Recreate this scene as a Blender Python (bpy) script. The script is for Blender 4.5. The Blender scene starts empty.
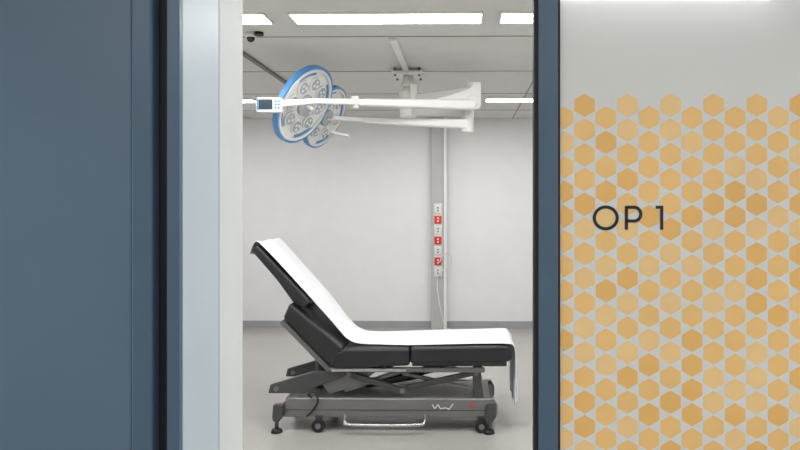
import bpy, bmesh, math, random
from mathutils import Vector, Matrix
random.seed(4)
S=bpy.context.scene
try:
    S.view_settings.view_transform='Standard'
    S.view_settings.look='None'
except Exception: pass

# ---------------------------------------------------------------- materials
def mat(name,col,rough=0.5,metal=0.0,var=0.04,scale=6.0,bump=0.0,coat=0.0,emit=None,estr=0,bscale=40.0,spec=0.5):
    m=bpy.data.materials.new(name); m.use_nodes=True
    nt=m.node_tree; b=nt.nodes['Principled BSDF']
    b.inputs['Roughness'].default_value=rough
    b.inputs['Metallic'].default_value=metal
    b.inputs['Specular IOR Level'].default_value=spec
    b.inputs['Coat Weight'].default_value=coat
    tc=nt.nodes.new('ShaderNodeTexCoord')
    n=nt.nodes.new('ShaderNodeTexNoise'); n.inputs['Scale'].default_value=scale; n.inputs['Detail'].default_value=4
    nt.links.new(tc.outputs['Object'],n.inputs['Vector'])
    r=nt.nodes.new('ShaderNodeValToRGB')
    r.color_ramp.elements[0].position=0.3; r.color_ramp.elements[1].position=0.7
    r.color_ramp.elements[0].color=(*[c*(1-var) for c in col],1)
    r.color_ramp.elements[1].color=(*[min(1,c*(1+var)) for c in col],1)
    nt.links.new(n.outputs['Fac'],r.inputs['Fac'])
    nt.links.new(r.outputs['Color'],b.inputs['Base Color'])
    if bump>0:
        n2=nt.nodes.new('ShaderNodeTexNoise'); n2.inputs['Scale'].default_value=bscale
        nt.links.new(tc.outputs['Object'],n2.inputs['Vector'])
        bp=nt.nodes.new('ShaderNodeBump'); bp.inputs['Strength'].default_value=bump; bp.inputs['Distance'].default_value=0.01
        nt.links.new(n2.outputs['Fac'],bp.inputs['Height']); nt.links.new(bp.outputs['Normal'],b.inputs['Normal'])
    if emit:
        b.inputs['Emission Color'].default_value=(*emit,1); b.inputs['Emission Strength'].default_value=estr
    return m
def srgb(r,g,b):
    f=lambda c:(c/255/12.92) if c/255<=0.04045 else ((c/255+0.055)/1.055)**2.4
    return (f(r),f(g),f(b))
M={}
M['wall']=mat('wall_paint',srgb(228,227,226),0.6,var=0.015,bump=0.05,bscale=120)
M['ceil']=mat('ceiling_paint',srgb(210,209,204),0.6,var=0.02)
M['floor']=mat('vinyl_floor',srgb(165,161,156),0.22,var=0.05,scale=60,bump=0.03,bscale=8)
M['base']=mat('skirting_grey',srgb(156,157,158),0.5)
M['seam']=mat('seam_grey',srgb(120,118,114),0.6)
M['dark']=mat('dark_rail',srgb(105,103,100),0.5)
M['blue']=mat('blue_grey_lacquer',srgb(88,108,124),0.42,var=0.05,scale=2)
M['blue2']=mat('blue_grey_frame',srgb(74,95,114),0.38,var=0.04)
M['black']=mat('rubber_black',(0.006,0.006,0.007),0.6)
M['reveal']=mat('reveal_laminate',srgb(196,208,214),0.4,var=0.02)
M['reveal2']=mat('reveal_paint',srgb(222,225,222),0.55,var=0.02)
M['glass']=mat('frosted_white_glass',srgb(224,222,216),0.18,var=0.02,scale=2,coat=0.3)
M['hex']=mat('amber_foil',srgb(243,196,124),0.3,var=0.05,scale=4,bump=0.12,bscale=12)
M['hex2']=mat('amber_foil_pale',srgb(243,203,140),0.3,var=0.05,scale=4,bump=0.12,bscale=12)
M['hex3']=mat('amber_foil_deep',srgb(238,186,108),0.3,var=0.05,scale=4,bump=0.12,bscale=12)
M['ink']=mat('black_lettering',(0.012,0.010,0.010),0.5)
M['leather']=mat('black_upholstery',(0.012,0.012,0.013),0.42,var=0.2,bump=0.08,bscale=200)
M['paper']=mat('white_paper',srgb(222,222,224),0.85,var=0.015,bump=0.45,bscale=8)
M['steel']=mat('grey_painted_steel',srgb(114,113,111),0.35,metal=0.3,var=0.05)
M['dsteel']=mat('dark_steel',srgb(76,76,77),0.4,metal=0.4,var=0.08)
M['chrome']=mat('bright_metal',srgb(190,190,188),0.22,metal=0.9)
M['white']=mat('white_enamel',srgb(222,221,216),0.3,var=0.02)
M['lblue']=mat('lamp_blue',srgb(70,130,184),0.35,var=0.04)
M['lens']=mat('lamp_lens',srgb(168,176,181),0.15,var=0.1,scale=30)
M['screen']=mat('dark_screen',srgb(28,44,58),0.15)
M['red']=mat('socket_red',srgb(206,52,38),0.4)
M['duct']=mat('duct_grey',srgb(180,180,179),0.45)
M['tube']=mat('fluorescent_diffuser',(0.9,0.9,0.9),0.5,emit=(0.98,0.985,1),estr=31)
M['corridor_fill']=mat('corridor_fill_glow',(0.9,0.9,0.9),0.5,emit=(0.96,0.98,1),estr=36)  # glow for the strips added behind the camera as corridor fill

# ---------------------------------------------------------------- helpers
def empty(name,loc=(0,0,0)):
    o=bpy.data.objects.new(name,None); o.location=loc; S.collection.objects.link(o); o.empty_display_size=.1; return o
def finish(name,bm,m,parent=None,bevel=0,smooth=False,seg=2):
    bmesh.ops.recalc_face_normals(bm,faces=bm.faces)
    me=bpy.data.meshes.new(name); bm.to_mesh(me); bm.free()
    o=bpy.data.objects.new(name,me); S.collection.objects.link(o)
    me.materials.append(m)
    if smooth:
        for p in me.polygons: p.use_smooth=True
    if bevel:
        md=o.modifiers.new('bevel','BEVEL'); md.width=bevel; md.segments=seg; md.limit_method='ANGLE'; md.angle_limit=math.radians(35)
        md.harden_normals=False
    if parent: o.parent=parent
    return o
def box(name,x0,x1,y0,y1,z0,z1,m,parent=None,bevel=0,seg=2):
    bm=bmesh.new()
    v=[bm.verts.new((x,y,z)) for z in(z0,z1) for y in(y0,y1) for x in(x0,x1)]
    for f in[(0,1,3,2),(4,5,7,6),(0,1,5,4),(2,3,7,6),(0,2,6,4),(1,3,7,5)]: bm.faces.new([v[i] for i in f])
    return finish(name,bm,m,parent,bevel,seg=seg)
def prism(name,pts,y0,y1,m,parent=None,bevel=0,seg=2):
    bm=bmesh.new()
    a=[bm.verts.new((x,y0,z)) for x,z in pts]; b=[bm.verts.new((x,y1,z)) for x,z in pts]
    bm.faces.new(a); bm.faces.new(list(reversed(b)))
    n=len(pts)
    for i in range(n): bm.faces.new([a[i],a[(i+1)%n],b[(i+1)%n],b[i]])
    return finish(name,bm,m,parent,bevel,seg=seg)
def cyl(name,p0,p1,r,m,parent=None,r2=None,bevel=0,n=24):
    p0=Vector(p0);p1=Vector(p1);d=p1-p0
    bm=bmesh.new()
    bmesh.ops.create_cone(bm,cap_ends=True,segments=n,radius1=r,radius2=r if r2 is None else r2,depth=d.length)
    q=d.to_track_quat('Z','Y').to_matrix().to_4x4()
    bmesh.ops.transform(bm,matrix=Matrix.Translation((p0+p1)/2)@q,verts=bm.verts)
    o=finish(name,bm,m,parent,bevel)
    for p in o.data.polygons: p.use_smooth=len(p.vertices)==4
    return o
def tube(name,pts,r,m,parent=None,cyclic=False,res=8):
    c=bpy.data.curves.new(name+'_c','CURVE'); c.dimensions='3D'; c.bevel_depth=r; c.bevel_resolution=3; c.use_fill_caps=True
    s=c.splines.new('POLY'); s.points.add(len(pts)-1)
    for i,p in enumerate(pts): s.points[i].co=(*p,1)
    s.use_cyclic_u=cyclic
    t=bpy.data.objects.new('t',c); S.collection.objects.link(t)
    dg=bpy.context.evaluated_depsgraph_get(); me=bpy.data.meshes.new_from_object(t.evaluated_get(dg))
    bpy.data.objects.remove(t); o=bpy.data.objects.new(name,me); S.collection.objects.link(o)
    me.materials.clear(); me.materials.append(m)
    for p in me.polygons: p.use_smooth=True
    if parent:o.parent=parent
    return o
def spline(pts,n=8):
    out=[];P=[Vector(p) for p in pts];P=[P[0]*2-P[1]]+P+[P[-1]*2-P[-2]]
    for i in range(1,len(P)-2):
        for k in range(n):
            t=k/n;a,b,c,d=P[i-1:i+3]
            out.append(0.5*((2*b)+(c-a)*t+(2*a-5*b+4*c-d)*t*t+(3*b-a-3*c+d)*t**3))
    out.append(P[-2]);return out
def beam(name,p0,p1,w0,h0,w1,h1,m,parent=None,bevel=0.01):
    """tapered bar between points; w horizontal, h vertical"""
    p0=Vector(p0);p1=Vector(p1);d=(p1-p0).normalized()
    s=d.cross(Vector((0,0,1))).normalized();u=s.cross(d).normalized()
    bm=bmesh.new();V=[]
    for p,w,h in((p0,w0,h0),(p1,w1,h1)):
        for a,b in((-1,-1),(1,-1),(1,1),(-1,1)): V.append(bm.verts.new(p+s*a*w/2+u*b*h/2))
    for f in[(0,1,2,3),(4,5,6,7),(0,1,5,4),(1,2,6,5),(2,3,7,6),(3,0,4,7)]: bm.faces.new([V[i] for i in f])
    return finish(name,bm,m,parent,bevel,seg=3)

# ---------------------------------------------------------------- room shell
CH=2.76
XL,XR,YB,YF=-3.4,1.9,9.22,2.16
box('floor',-4.6,4.6,-2.0,YB+.1,-0.1,0,M['floor'])
box('ceiling',XL,XR,YF,YB,CH,CH+.1,M['ceil'])
box('ceiling_corridor',-4.6,4.6,-2.0,1.69,CH,CH+.1,M['ceil'])
box('wall_back',XL-.1,XR+.1,YB,YB+.1,0,CH+.1,M['wall'])
box('wall_left',XL-.1,XL,YF,YB,0,CH+.1,M['wall'])
box('wall_right',XR,XR+.1,YF,YB,0,CH+.1,M['wall'])
box('wall_corridor',-4.6,4.6,-2.1,-2.0,0,CH+.1,M['wall'])
box('baseboard_back',XL,XR,YB-.015,YB,0,.092,M['base'])
box('baseboard_left',XL,XL+.015,YF,YB-.02,0,.092,M['base'])
box('baseboard_right',XR-.015,XR,YF,YB-.02,0,.092,M['base'])
# front wall (corridor / theatre)
box('wall_front_left',-4.6,-.689,1.955,YF,0,CH+.1,M['reveal2'])
box('wall_front_right',.95,4.6,1.80,YF,0,CH+.1,M['wall'])
box('wall_front_header',-.689,.95,1.80,YF,2.45,CH+.1,M['wall'])
# left: blue-grey clad panel, gasket, frame, laminate reveal
box('wall_panel_left',-4.6,-.806,1.68,1.95,0,CH,M['blue'],bevel=.002)
box('trim_1',-.804,-.752,1.672,1.95,0,CH,M['blue2'],bevel=.006)
box('trim_2',-.752,-.720,1.71,1.95,0,CH,M['black'])
box('trim_3',-.720,-.6895,1.68,1.70,0,CH,M['blue2'],bevel=.002)
box('trim_4',-.720,-.6895,1.701,1.95,0,CH,M['reveal'])

# ceiling joints & rails
for y in (3.5,4.72,5.95,7.15,8.4):
    box('ceiling_joint' ,XL,XR,y,y+.012,CH-.003,CH-.0005,M['seam'])
for x in (-2.85,0.62,1.25):
    box('ceiling_joint',x,x+.012,YF,YB,CH-.003,CH-.0005,M['seam'])
box('ceiling_track',-1.675,-1.635,YF+.02,YB-.02,CH-.02,CH-.0005,M['dark'],bevel=.003)
box('ceiling_track',-.515,-.465,4.75,6.4,CH-.025,CH-.0005,M['white'],bevel=.004)

# fluorescent ceiling lamps, plus added unseen strips
def strip(x0,x1,y,w=.23,m=M['tube']):
    e=empty('fluorescent_ceiling_lamp',((x0+x1)/2,y,CH))
    def b(n,a,b_,c,d,z0,z1,mm):
        o=box(n,a-e.location.x,b_-e.location.x,c-y,d-y,z0-CH,z1-CH,mm,e); return o
    b('diffuser',x0+.01,x1-.01,y-w/2+.01,y+w/2-.01,CH-.012,CH-.004,m)
    b('frame_front',x0,x1,y-w/2,y-w/2+.01,CH-.016,CH-.0005,M['white'])
    b('frame_rear',x0,x1,y+w/2-.01,y+w/2,CH-.016,CH-.0005,M['white'])
    b('frame_end_1',x0,x0+.01,y-w/2+.01,y+w/2-.01,CH-.016,CH-.0005,M['white'])
    b('frame_end_2',x1-.01,x1,y-w/2+.01,y+w/2-.01,CH-.016,CH-.0005,M['white'])
for x0,x1 in((-2.38,-1.19),(-1.048,.108),(.21,1.40)): strip(x0,x1,4.23)
for x0,x1 in((-3.38,-2.27),(-1.066,.11),(.22,1.40)): strip(x0,x1,7.55)
for x0,x1 in((-2.4,-1.21),(.3,1.40)): strip(x0,x1,2.75)  # extra row out of view, added for more room light
strip(-1.9,-.7,-.4,.25,M['corridor_fill']); strip(.5,1.7,-.4,.25,M['corridor_fill'])  # unseen corridor strips, added to light the door leaf

# small ceiling sensors
e=empty('ceiling_sensor',(-1.42,4.62,CH))
cyl('housing',(0,0,-.03),(0,0,-.001),.035,M['white'],e)
bm=bmesh.new(); bmesh.ops.create_uvsphere(bm,u_segments=16,v_segments=10,radius=.026); bmesh.ops.translate(bm,verts=bm.verts,vec=(0,0,-.035)); finish('dome',bm,M['black'],e,smooth=True)
e=empty('ceiling_sensor',(-1.36,4.60,CH))
cyl('housing',(0,0,-.02),(0,0,-.001),.03,M['black'],e)

# ---------------------------------------------------------------- sliding door leaf with sign
d=empty('sliding_door')
GY=1.690
box('glass_pane',.226,1.34,GY,GY+.022,.07,2.50,M['glass'],d)
box('stile_left',.176,.2235,1.68,1.722,0.01,2.56,M['blue2'],d,bevel=.002)
box('gasket_left',.166,.1755,1.686,1.722,0.01,2.56,M['black'],d)
box('gasket_inner',.2237,.2285,1.684,1.700,.07,2.50,M['black'],d)
box('stile_right',1.34,1.39,1.68,1.722,0.01,2.56,M['blue2'],d,bevel=.002)
box('rail_bottom',.2240,1.34,1.68,1.722,0.01,.07,M['blue2'],d)
box('rail_top',.2240,1.34,1.68,1.722,2.50,2.56,M['blue2'],d)
box('door_track_rail',-1.0,2.4,1.725,1.799,2.52,2.62,M['blue2'],bevel=.003)
# hexagon foil (three slightly different tones of film)
bm=bmesh.new(); dh=.0515; dv=.0595; R=.0281
for i in range(-1,20):
    X=.288+i*dh
    if X+.024>1.34: continue
    top=1.86-(dv/2 if i%2 else 0)
    j=0
    while top-j*dv>.12:
        Z=top-j*dv; j+=1
        vs=[]
        for kk in range(6):
            a=math.radians(90+60*kk)
            vs.append(bm.verts.new((max(.2290,X+R*math.cos(a)),GY-.0006,Z+R*math.sin(a))))
        try:
            f=bm.faces.new(vs); f.material_index=random.choice((0,0,1,2))
        except Exception: pass
o=finish('hexagon_foil',bm,M['hex'],d)
o.data.materials.append(M['hex2']); o.data.materials.append(M['hex3'])
# lettering
def stroke(name,pts,w,closed=False):
    bm=bmesh.new();n=len(pts);P=[Vector((p[0],p[1])) for p in pts];L=[];Rr=[]
    for i in range(n):
        if closed: a=P[i-1];b=P[(i+1)%n]
        else: a=P[max(0,i-1)];b=P[min(n-1,i+1)]
        if not closed and 0<i<n-1:
            d1=(P[i]-P[i-1]).normalized();d2=(P[i+1]-P[i]).normalized();t=(d1+d2).normalized();sc=1/max(.5,t.dot(d1))
        else: t=(b-a).normalized();sc=1
        nn=Vector((-t.y,t.x))*w/2*sc
        L.append([bm.verts.new((P[i].x+nn.x,GY-q,P[i].y+nn.y)) for q in(.0010,.0020)])
        Rr.append([bm.verts.new((P[i].x-nn.x,GY-q,P[i].y-nn.y)) for q in(.0010,.0020)])
    rng=range(n if closed else n-1)
    for i in rng:
        j=(i+1)%n
        bm.faces.new([L[i][1],L[j][1],Rr[j][1],Rr[i][1]])
        bm.faces.new([L[i][0],L[j][0],L[j][1],L[i][1]])
        bm.faces.new([Rr[i][0],Rr[j][0],Rr[j][1],Rr[i][1]])
    return finish(name,bm,M['ink'],d)
w=.0076; cx,cz=.3385,1.589
stroke('letter_o',[(cx+.0275*math.cos(t*math.pi/24),cz+.0262*math.sin(t*math.pi/24)) for t in range(48)],w,True)
px=.388; z0,z1=1.5605,1.6145
stroke('letter_p_stem',[(px,z0),(px,z1+.003)],w)
bowl=[(px,z1)]+[(px+.019+.0155*math.sin(a),z1-.0165+.0165*math.cos(a)) for a in [math.pi*t/14 for t in range(15)]]+[(px,z1-.033)]
stroke('letter_p_bowl',bowl,w)
stroke('digit_1',[(.458,z1),(.4725,z1),(.4725,z0)],w)

# ---------------------------------------------------------------- supply duct on back wall
du=empty('wall_supply_duct',(-.33,YB,0))
def db(n,a,b,c,dd,z0,z1,m,bv=0): return box(n,a+.33,b+.33,c-YB,dd-YB,z0,z1,m,du,bv)
db('duct_body',-.44,-.24,9.10,9.219,.0,CH-.001,M['duct'],.004)
db('duct_shading_band',-.275,-.238,9.085,9.099,.0,CH-.001,M['wall'],.002)  # paler band standing in for the shading along the duct edge
db('socket_strip',-.405,-.295,9.085,9.099,.68,1.64,M['white'],.004)
seq=['white','red','white','red','white','red','white']
for i,c in enumerate(seq):
    zc=1.565-i*.135
    db('socket_%d'%(i+1),-.398,-.302,9.066,9.084,zc-.052,zc+.052,M[c],.006)
    for q in(-.018,.018):
        cyl('socket_%d_hole_%d'%(i+1,1 if q<0 else 2),(-.35+.33,9.0655-YB,zc+q),(-.35+.33,9.0600-YB,zc+q),.012,M['seam'] if c=='white' else M['white'],du,n=12)
pts=spline([(-.33,9.05,.88),(-.28,9.02,.98),(-.2,9.03,1.0),(-.17,9.05,.9),(-.24,9.06,.80),(-.33,9.05,.74),(-.36,9.03,.6),(-.33,9.03,.35),(-.26,9.05,.05),(-.22,9.05,.012),(-.1,9.0,.012)])
tube('power_cable',pts,.006,M['white'])

# ---------------------------------------------------------------- treatment couch
c=empty('treatment_couch')
N0,N1=4.95,5.63
prism('cushion_seat',[(-.935,.455),(-.935,.565),(-.86,.600),(-.392,.603),(-.392,.480)],N0,N1,M['leather'],c,bevel=.02,seg=4)
prism('cushion_leg',[(-.386,.495),(-.386,.606),(.30,.622),(.335,.60),(.335,.53),(.31,.51)],N0,N1,M['leather'],c,bevel=.02,seg=4)
prism('cushion_back',[(-1.245,.925),(-.86,.608),(-.945,.462),(-1.295,.815)],N0,N1,M['leather'],c,bevel=.022,seg=4)
prism('cushion_head',[(-1.530,1.295),(-1.490,1.338),(-1.100,.925),(-1.160,.872)],N0+.03,N1-.05,M['leather'],c,bevel=.015,seg=4)
# trims below cushions
prism('back_frame',[(-1.300,.800),(-.955,.448),(-.985,.425),(-1.325,.775)],N0+.04,N0+.08,M['steel'],c,bevel=.004)
prism('back_frame_far',[(-1.300,.800),(-.955,.448),(-.985,.425),(-1.325,.775)],N1-.08,N1-.04,M['steel'],c,bevel=.004)
prism('head_bracket',[(-1.40,1.13),(-1.37,1.12),(-1.13,.86),(-1.02,.64),(-1.09,.64),(-1.19,.84)],N0+.1,N0+.14,M['dsteel'],c,bevel=.004)
prism('head_bracket_far',[(-1.40,1.13),(-1.37,1.12),(-1.13,.86),(-1.02,.64),(-1.09,.64),(-1.19,.84)],N1-.14,N1-.10,M['dsteel'],c,bevel=.004)
for i,y in enumerate((N0+.03,N1-.07)):
    box('seat_rail_%d'%i,-.96,.14,y,y+.04,.428,.458,M['steel'],c,bevel=.004)
    box('leg_rail_%d'%i,-.38,.30,y+.045,y+.075,.462,.494,M['dsteel'],c,bevel=.004)
    box('bright_strip_%d'%i,-.95,-.42,y-.006,y-.001,.434,.452,M['chrome'],c)
for i,x in enumerate((-.90,-.62,-.2,.08)):
    box('cross_member_%d'%i,x,x+.04,N0+.08,N1-.08,.428,.456,M['dsteel'],c)
# linkages
lev=[(-1.42,.262),(-1.405,.325),(-1.10,.418),(-.86,.430),(-.86,.388),(-1.03,.325),(-1.16,.262)]
for i,y in enumerate((N0+.075,N1-.115)):
    prism('lever_arm_%d'%i,lev,y,y+.04,M['dsteel'],c,bevel=.008)
    prism('lever_web_%d'%i,[(-1.05,.33),(-.93,.43),(-.62,.43),(-.78,.31),(-.98,.245)],y+.042,y+.07,M['steel'],c,bevel=.006)
    yy=y+.02
    beam('link_a_%d'%i,(-.84,yy,.40),(-.45,yy,.28),.03,.045,.03,.045,M['dsteel'],c)
    beam('link_b_%d'%i,(-.88,yy+.04,.27),(-.42,yy+.04,.43),.03,.035,.03,.035,M['steel'],c)
    beam('link_c_%d'%i,(-.42,yy,.30),(.10,yy,.42),.03,.045,.03,.04,M['dsteel'],c)
    beam('link_d_%d'%i,(-.46,yy+.04,.40),(.02,yy+.04,.29),.03,.03,.03,.03,M['steel'],c)
    prism('leg_post_%d'%i,[(.06,.46),(.10,.46),(.135,.24),(.06,.24)],y,y+.04,M['dsteel'],c,bevel=.005)
    for j,(x,z) in enumerate(((-.84,.40),(-.45,.285),(-1.36,.295),(.08,.41),(-.42,.41))):
        cyl('pivot_%d_%d'%(i,j),(x,y-.008,z),(x,y+.05,z),.018,M['steel'],c,n=16)
cyl('actuator_body',(-.75,5.29,.27),(-.35,5.29,.34),.035,M['dsteel'],c)
cyl('actuator_rod',(-.35,5.29,.34),(-.05,5.29,.42),.015,M['chrome'],c)
cyl('actuator_back',(-1.10,5.29,.30),(-1.06,5.29,.66),.025,M['chrome'],c)
cyl('actuator_back_sleeve',(-1.10,5.29,.24),(-1.095,5.29,.45),.036,M['dsteel'],c)
# base
def hull(name,y0,y1,m):
    prof=[(-1.325,.115),(-1.30,.10),(.20,.10),(.232,.118),(.232,.185),(.205,.235),(-1.27,.235),(-1.318,.19)]
    return prism(name,prof,y0,y1,m,c,bevel=.008,seg=3)
hull('base_side_near',5.00,5.05,M['steel'])
hull('base_side_far',5.53,5.58,M['steel'])
box('base_deck',-1.25,.18,5.051,5.529,.205,.233,M['steel'],c,bevel=.004)
box('base_end_left',-1.30,-1.251,5.051,5.529,.12,.22,M['dsteel'],c,bevel=.006)
box('base_end_right',.16,.21,5.051,5.529,.12,.204,M['dsteel'],c,bevel=.006)
box('base_side_groove',-1.28,.20,4.9985,4.9995,.150,.156,M['dsteel'],c)
# feet and castors
for i,(x,y) in enumerate(((-1.34,4.965),(.170,4.965),(-1.34,5.615),(.170,5.615))):
    prism('foot_bracket_%d'%i,[(x-.03,.11),(x-.022,.20),(x+.05,.20),(x+.05,.12),(x+.02,.08),(x-.02,.08)],y-.02,y+.034 if y<5.3 else y+.02,M['dsteel'],c,bevel=.006)
    cyl('foot_post_%d'%i,(x,y,.02),(x,y,.12),.014,M['dsteel'],c,n=16)
    cyl('foot_pad_%d'%i,(x,y,0.0),(x,y,.028),.042,M['black'],c,bevel=.006,r2=.034)
for i,(x,y) in enumerate(((-1.045,4.975),(.118,4.975),(-1.045,5.61),(.118,5.61))):
    cyl('castor_wheel_%d'%i,(x,y-.016,.048),(x,y+.016,.048),.048,M['black'],c,bevel=.008)
    cyl('castor_hub_%d'%i,(x,y-.019,.048),(x,y+.019,.048),.02,M['steel'],c)
    prism('castor_fork_%d'%i,[(x-.03,.115),(x+.03,.115),(x+.012,.04),(x-.012,.04)],y+.0185,y+.0245,M['dsteel'],c)
tube('foot_bar',spline([(-.86,4.99,.12),(-.85,4.94,.085),(-.82,4.925,.072),(-.56,4.925,.066),(-.32,4.925,.072),(-.29,4.94,.085),(-.28,4.99,.12)],6),.012,M['chrome'],c)
for i,(a,b) in enumerate((((-.235,.195),(-.215,.165)),((-.215,.165),(-.195,.195)),((-.195,.195),(-.175,.165)),((-.175,.165),(-.135,.172)),((-.135,.172),(-.115,.16)),((-.115,.16),(-.085,.20)))):
    beam('emblem_%d'%i,(a[0],4.997,a[1]),(b[0],4.997,b[1]),.002,.006,.002,.006,M['white'],c,0)
cyl('red_badge',(.055,4.9965,.19),(.055,4.9995,.19),.013,M['red'],c)
tube('hand_cable',spline([(-1.10,5.0,.24),(-1.12,4.985,.27),(-1.07,4.98,.28),(-1.05,4.98,.22),(-1.09,4.985,.15),(-1.13,4.985,.11)],8),.006,M['black'],c)

# paper cover
prof=[(-1.545,1.262,5.00,5.58),(-1.530,1.315,5.00,5.58),(-1.488,1.352,5.00,5.58),(-1.40,1.270,5.00,5.58),(-1.25,1.107,5.005,5.57),(-1.10,.942,5.02,5.55),(-1.0,.822,5.04,5.54),(-.90,.700,5.055,5.54),(-.84,.645,5.06,5.54),(-.76,.617,5.06,5.55),(-.6,.611,5.05,5.57),(-.39,.614,5.03,5.585),(-.1,.624,5.01,5.59),(.15,.630,5.0,5.60),(.29,.635,4.985,5.60),(.342,.622,4.975,5.60),(.360,.56,4.97,5.60),(.362,.42,4.97,5.60),(.358,.28,4.98,5.6),(.362,.16,4.99,5.59)]
PP=spline([(p[0],p[1],0) for p in prof],6); QQ=spline([(p[2],p[3],0) for p in prof],6)
bm=bmesh.new();rows=[];nv=36
for i,(p,q) in enumerate(zip(PP,QQ)):
    row=[]
    for j in range(nv+1):
        t=j/nv;y=q.x+(q.y-q.x)*t
        hang=max(0,min(1,(.56-p.y)/.3)) if p.x>.33 else 0
        y+=.006*math.sin(i*.35)*(1-2*t)
        wv=(.005+.014*hang)*(math.sin(t*13+i*.03+.6)+.6*math.sin(t*23-i*.05+1))
        if p.x>.33: row.append(bm.verts.new((p.x+max(-.004,wv),y,p.y+.008*hang*math.sin(t*5))))
        else: row.append(bm.verts.new((p.x,y,p.y+max(0,wv)*.9)))
    rows.append(row)
for i in range(len(rows)-1):
    for j in range(nv): bm.faces.new([rows[i][j],rows[i][j+1],rows[i+1][j+1],rows[i+1][j]])
o=finish('paper_cover',bm,M['paper'],c,smooth=True)
md=o.modifiers.new('s','SOLIDIFY'); md.thickness=.002; md.offset=0

# ---------------------------------------------------------------- surgical lamp
L=empty('surgical_lamp')
hx,hy=-.48,5.9
box('ceiling_plate',hx-.13,hx+.13,hy-.12,hy+.12,CH-.055,CH-.026,M['white'],L,bevel=.006)
for i,(a,b) in enumerate(((-.1,-.1),(.1,-.1),(-.1,.1),(.1,.1))):
    cyl('plate_bolt_%d'%i,(hx+a,hy+b,CH-.0005),(hx+a,hy+b,CH-.07),.010,M['seam'],L,n=12)
cyl('stem',(hx,hy,2.45),(hx,hy,CH-.055),.045,M['white'],L)
cyl('hub_drum',(hx,hy,2.47),(hx,hy,2.58),.078,M['white'],L,bevel=.012)
cyl('hub_collar',(hx,hy,2.61),(hx,hy,2.65),.06,M['white'],L,bevel=.008)
box('hub_box',hx+.02,hx+.09,hy-.10,hy-.03,2.48,2.63,M['white'],L,bevel=.012)
cyl('hub_drum_low',(hx,hy,2.36),(hx,hy,2.455),.07,M['white'],L,bevel=.012)
E=(.07,5.5)
beam('extension_arm_upper',(hx,hy,2.515),(E[0],E[1],2.515),.08,.05,.08,.06,M['white'],L,.012)
beam('extension_arm_lower',(hx,hy,2.405),(.02,5.62,2.36),.08,.055,.07,.05,M['white'],L,.012)
cyl('elbow_upper',(E[0],E[1],2.37),(E[0],E[1],2.58),.050,M['white'],L,bevel=.012)
prism('elbow_cover',[(.125,2.58),(.07,2.57),(.03,2.530),(-.10,2.485),(-.26,2.44),(-.26,2.39),(.09,2.365),(.125,2.39)],E[1]-.055,E[1]-.01,M['white'],L,bevel=.01)
cyl('elbow_knuckle',(.06,E[1]-.075,2.43),(.06,E[1]-.03,2.43),.045,M['white'],L,bevel=.006)
beam('spring_arm_upper',(E[0],E[1]-.03,2.402),(-.84,5.21,2.385),.09,.080,.07,.05,M['white'],L,.014)
cyl('spring_arm_joint',(-.82,5.21,2.34),(-.82,5.21,2.43),.032,M['white'],L,bevel=.006)
beam('yoke_arm',(-.82,5.18,2.385),(-1.08,4.97,2.36),.045,.045,.04,.04,M['white'],L,.012)
beam('yoke_arm_end',(-1.07,4.975,2.36),(-1.31,4.855,2.325),.04,.04,.03,.05,M['white'],L,.01)
# control box
box('control_box',-1.445,-1.268,4.82,4.88,2.262,2.366,M['white'],L,bevel=.01)
box('control_screen',-1.425,-1.330,4.815,4.819,2.282,2.350,M['screen'],L)
box('control_blue_edge',-1.438,-1.428,4.815,4.819,2.275,2.355,M['lblue'],L)
for i in range(3):
    for j in range(2): cyl('control_key_%d_%d'%(i,j),(-1.308+j*.022,4.815,2.292+i*.022),(-1.308+j*.022,4.819,2.292+i*.022),.008,M['lblue'],L,n=10)
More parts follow.
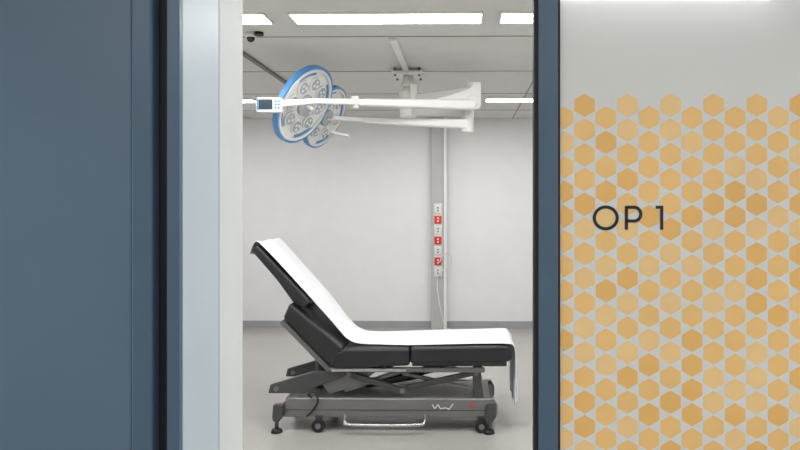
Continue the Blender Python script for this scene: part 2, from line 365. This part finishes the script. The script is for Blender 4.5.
# lower arm
cyl('elbow_lower',(.02,5.62,2.20),(.02,5.62,2.40),.05,M['white'],L,bevel=.012)
beam('spring_arm_lower',(.03,5.60,2.265),(-.80,5.52,2.29),.08,.075,.06,.045,M['white'],L,.014)
beam('yoke_arm_lower',(-.78,5.52,2.29),(-1.05,5.54,2.31),.04,.04,.035,.035,M['white'],L,.01)
def head(pref,C,R,n,pods):
    C=Vector(C);n=Vector(n).normalized();q=n.to_track_quat('Z','Y').to_matrix().to_4x4();T=Matrix.Translation(C)@q
    def disc(nm,r0,r1,z0,z1,m,a0=0,a1=360,bev=.004):
        bm=bmesh.new();seg=max(6,int((a1-a0)/6));full=(a1-a0)>=360;ring=[]
        for i in range(seg if full else seg+1):
            a=math.radians(a0+(a1-a0)*i/seg)
            ring.append([bm.verts.new((r*math.cos(a),r*math.sin(a),z)) for r,z in((r0,z0),(r1,z0),(r1,z1),(r0,z1))])
        m_=len(ring)
        for i in range(m_ if full else m_-1):
            A=ring[i];B=ring[(i+1)%m_]
            for k in range(4): bm.faces.new([A[k],A[(k+1)%4],B[(k+1)%4],B[k]])
        if not full: bm.faces.new(ring[0]);bm.faces.new(list(reversed(ring[-1])))
        bmesh.ops.transform(bm,matrix=T,verts=bm.verts)
        return finish(pref+nm,bm,m,L,bev)
    def cc(nm,x,y,z0,z1,r,m,r2=None): return cyl(pref+nm,T@Vector((x,y,z0)),T@Vector((x,y,z1)),r,m,L,r2=r2,n=20)
    cc('shell',0,0,-.035,.0,R*.97,M['white'],None)
    cc('shell_rear',0,0,-.07,-.035,R*.55,M['white'],R*.93)
    disc('outer_rim',R*.94,R,-.03,.014,M['lblue'])
    disc('white_rim',R*.86,R*.935,-.01,.018,M['white'])
    for i in range(4): disc('blue_arc_%d'%i,R*.78,R*.85,.001,.008,M['lblue'],a0=i*90+8,a1=i*90+50)
    for i in range(pods):
        a=2*math.pi*i/pods
        cc('pod_ring_%d'%i,R*.56*math.cos(a),R*.56*math.sin(a),.0,.016,R*.185,M['white'])
        cc('pod_lens_%d'%i,R*.56*math.cos(a),R*.56*math.sin(a),.0165,.020,R*.145,M['lens'])
        for s in range(3):
            b=a+2.1*s
            cc('led_%d_%d'%(i,s),R*.56*math.cos(a)+R*.07*math.cos(b),R*.56*math.sin(a)+R*.07*math.sin(b),.0205,.023,R*.04,M['white'])
    cc('centre_lens',0,0,.0,.022,R*.26,M['lens'])
    cc('handle',0,0,.022,.09,R*.06,M['white'],R*.045)
    return T
head('head_large_',(-1.195,5.20,2.365),.31,(.835,-.29,-.47),8)
head('head_small_',(-1.120,5.62,2.325),.27,(.86,-.22,-.46),6)
tube('grip_handle',spline([(-1.06,5.50,2.20),(-.98,5.46,2.175),(-.90,5.45,2.16)],5),.012,M['white'],L)

# ---------------------------------------------------------------- world and camera
w=bpy.data.worlds.new('World'); S.world=w; w.use_nodes=True
w.node_tree.nodes['Background'].inputs[0].default_value=(.88,.94,1,1); w.node_tree.nodes['Background'].inputs[1].default_value=1.5
cam=bpy.data.cameras.new('camera'); co=bpy.data.objects.new('camera',cam); S.collection.objects.link(co); S.camera=co
cam.sensor_width=36; cam.lens=700/800*36
yaw=math.radians(0.8)
co.location=(0,0,1.62); co.rotation_euler=(math.pi/2,0,yaw)
vpx=465-700*math.tan(yaw)
cam.shift_x=-(vpx-400)/800; cam.shift_y=-(225-205)/800
cam.clip_start=.05
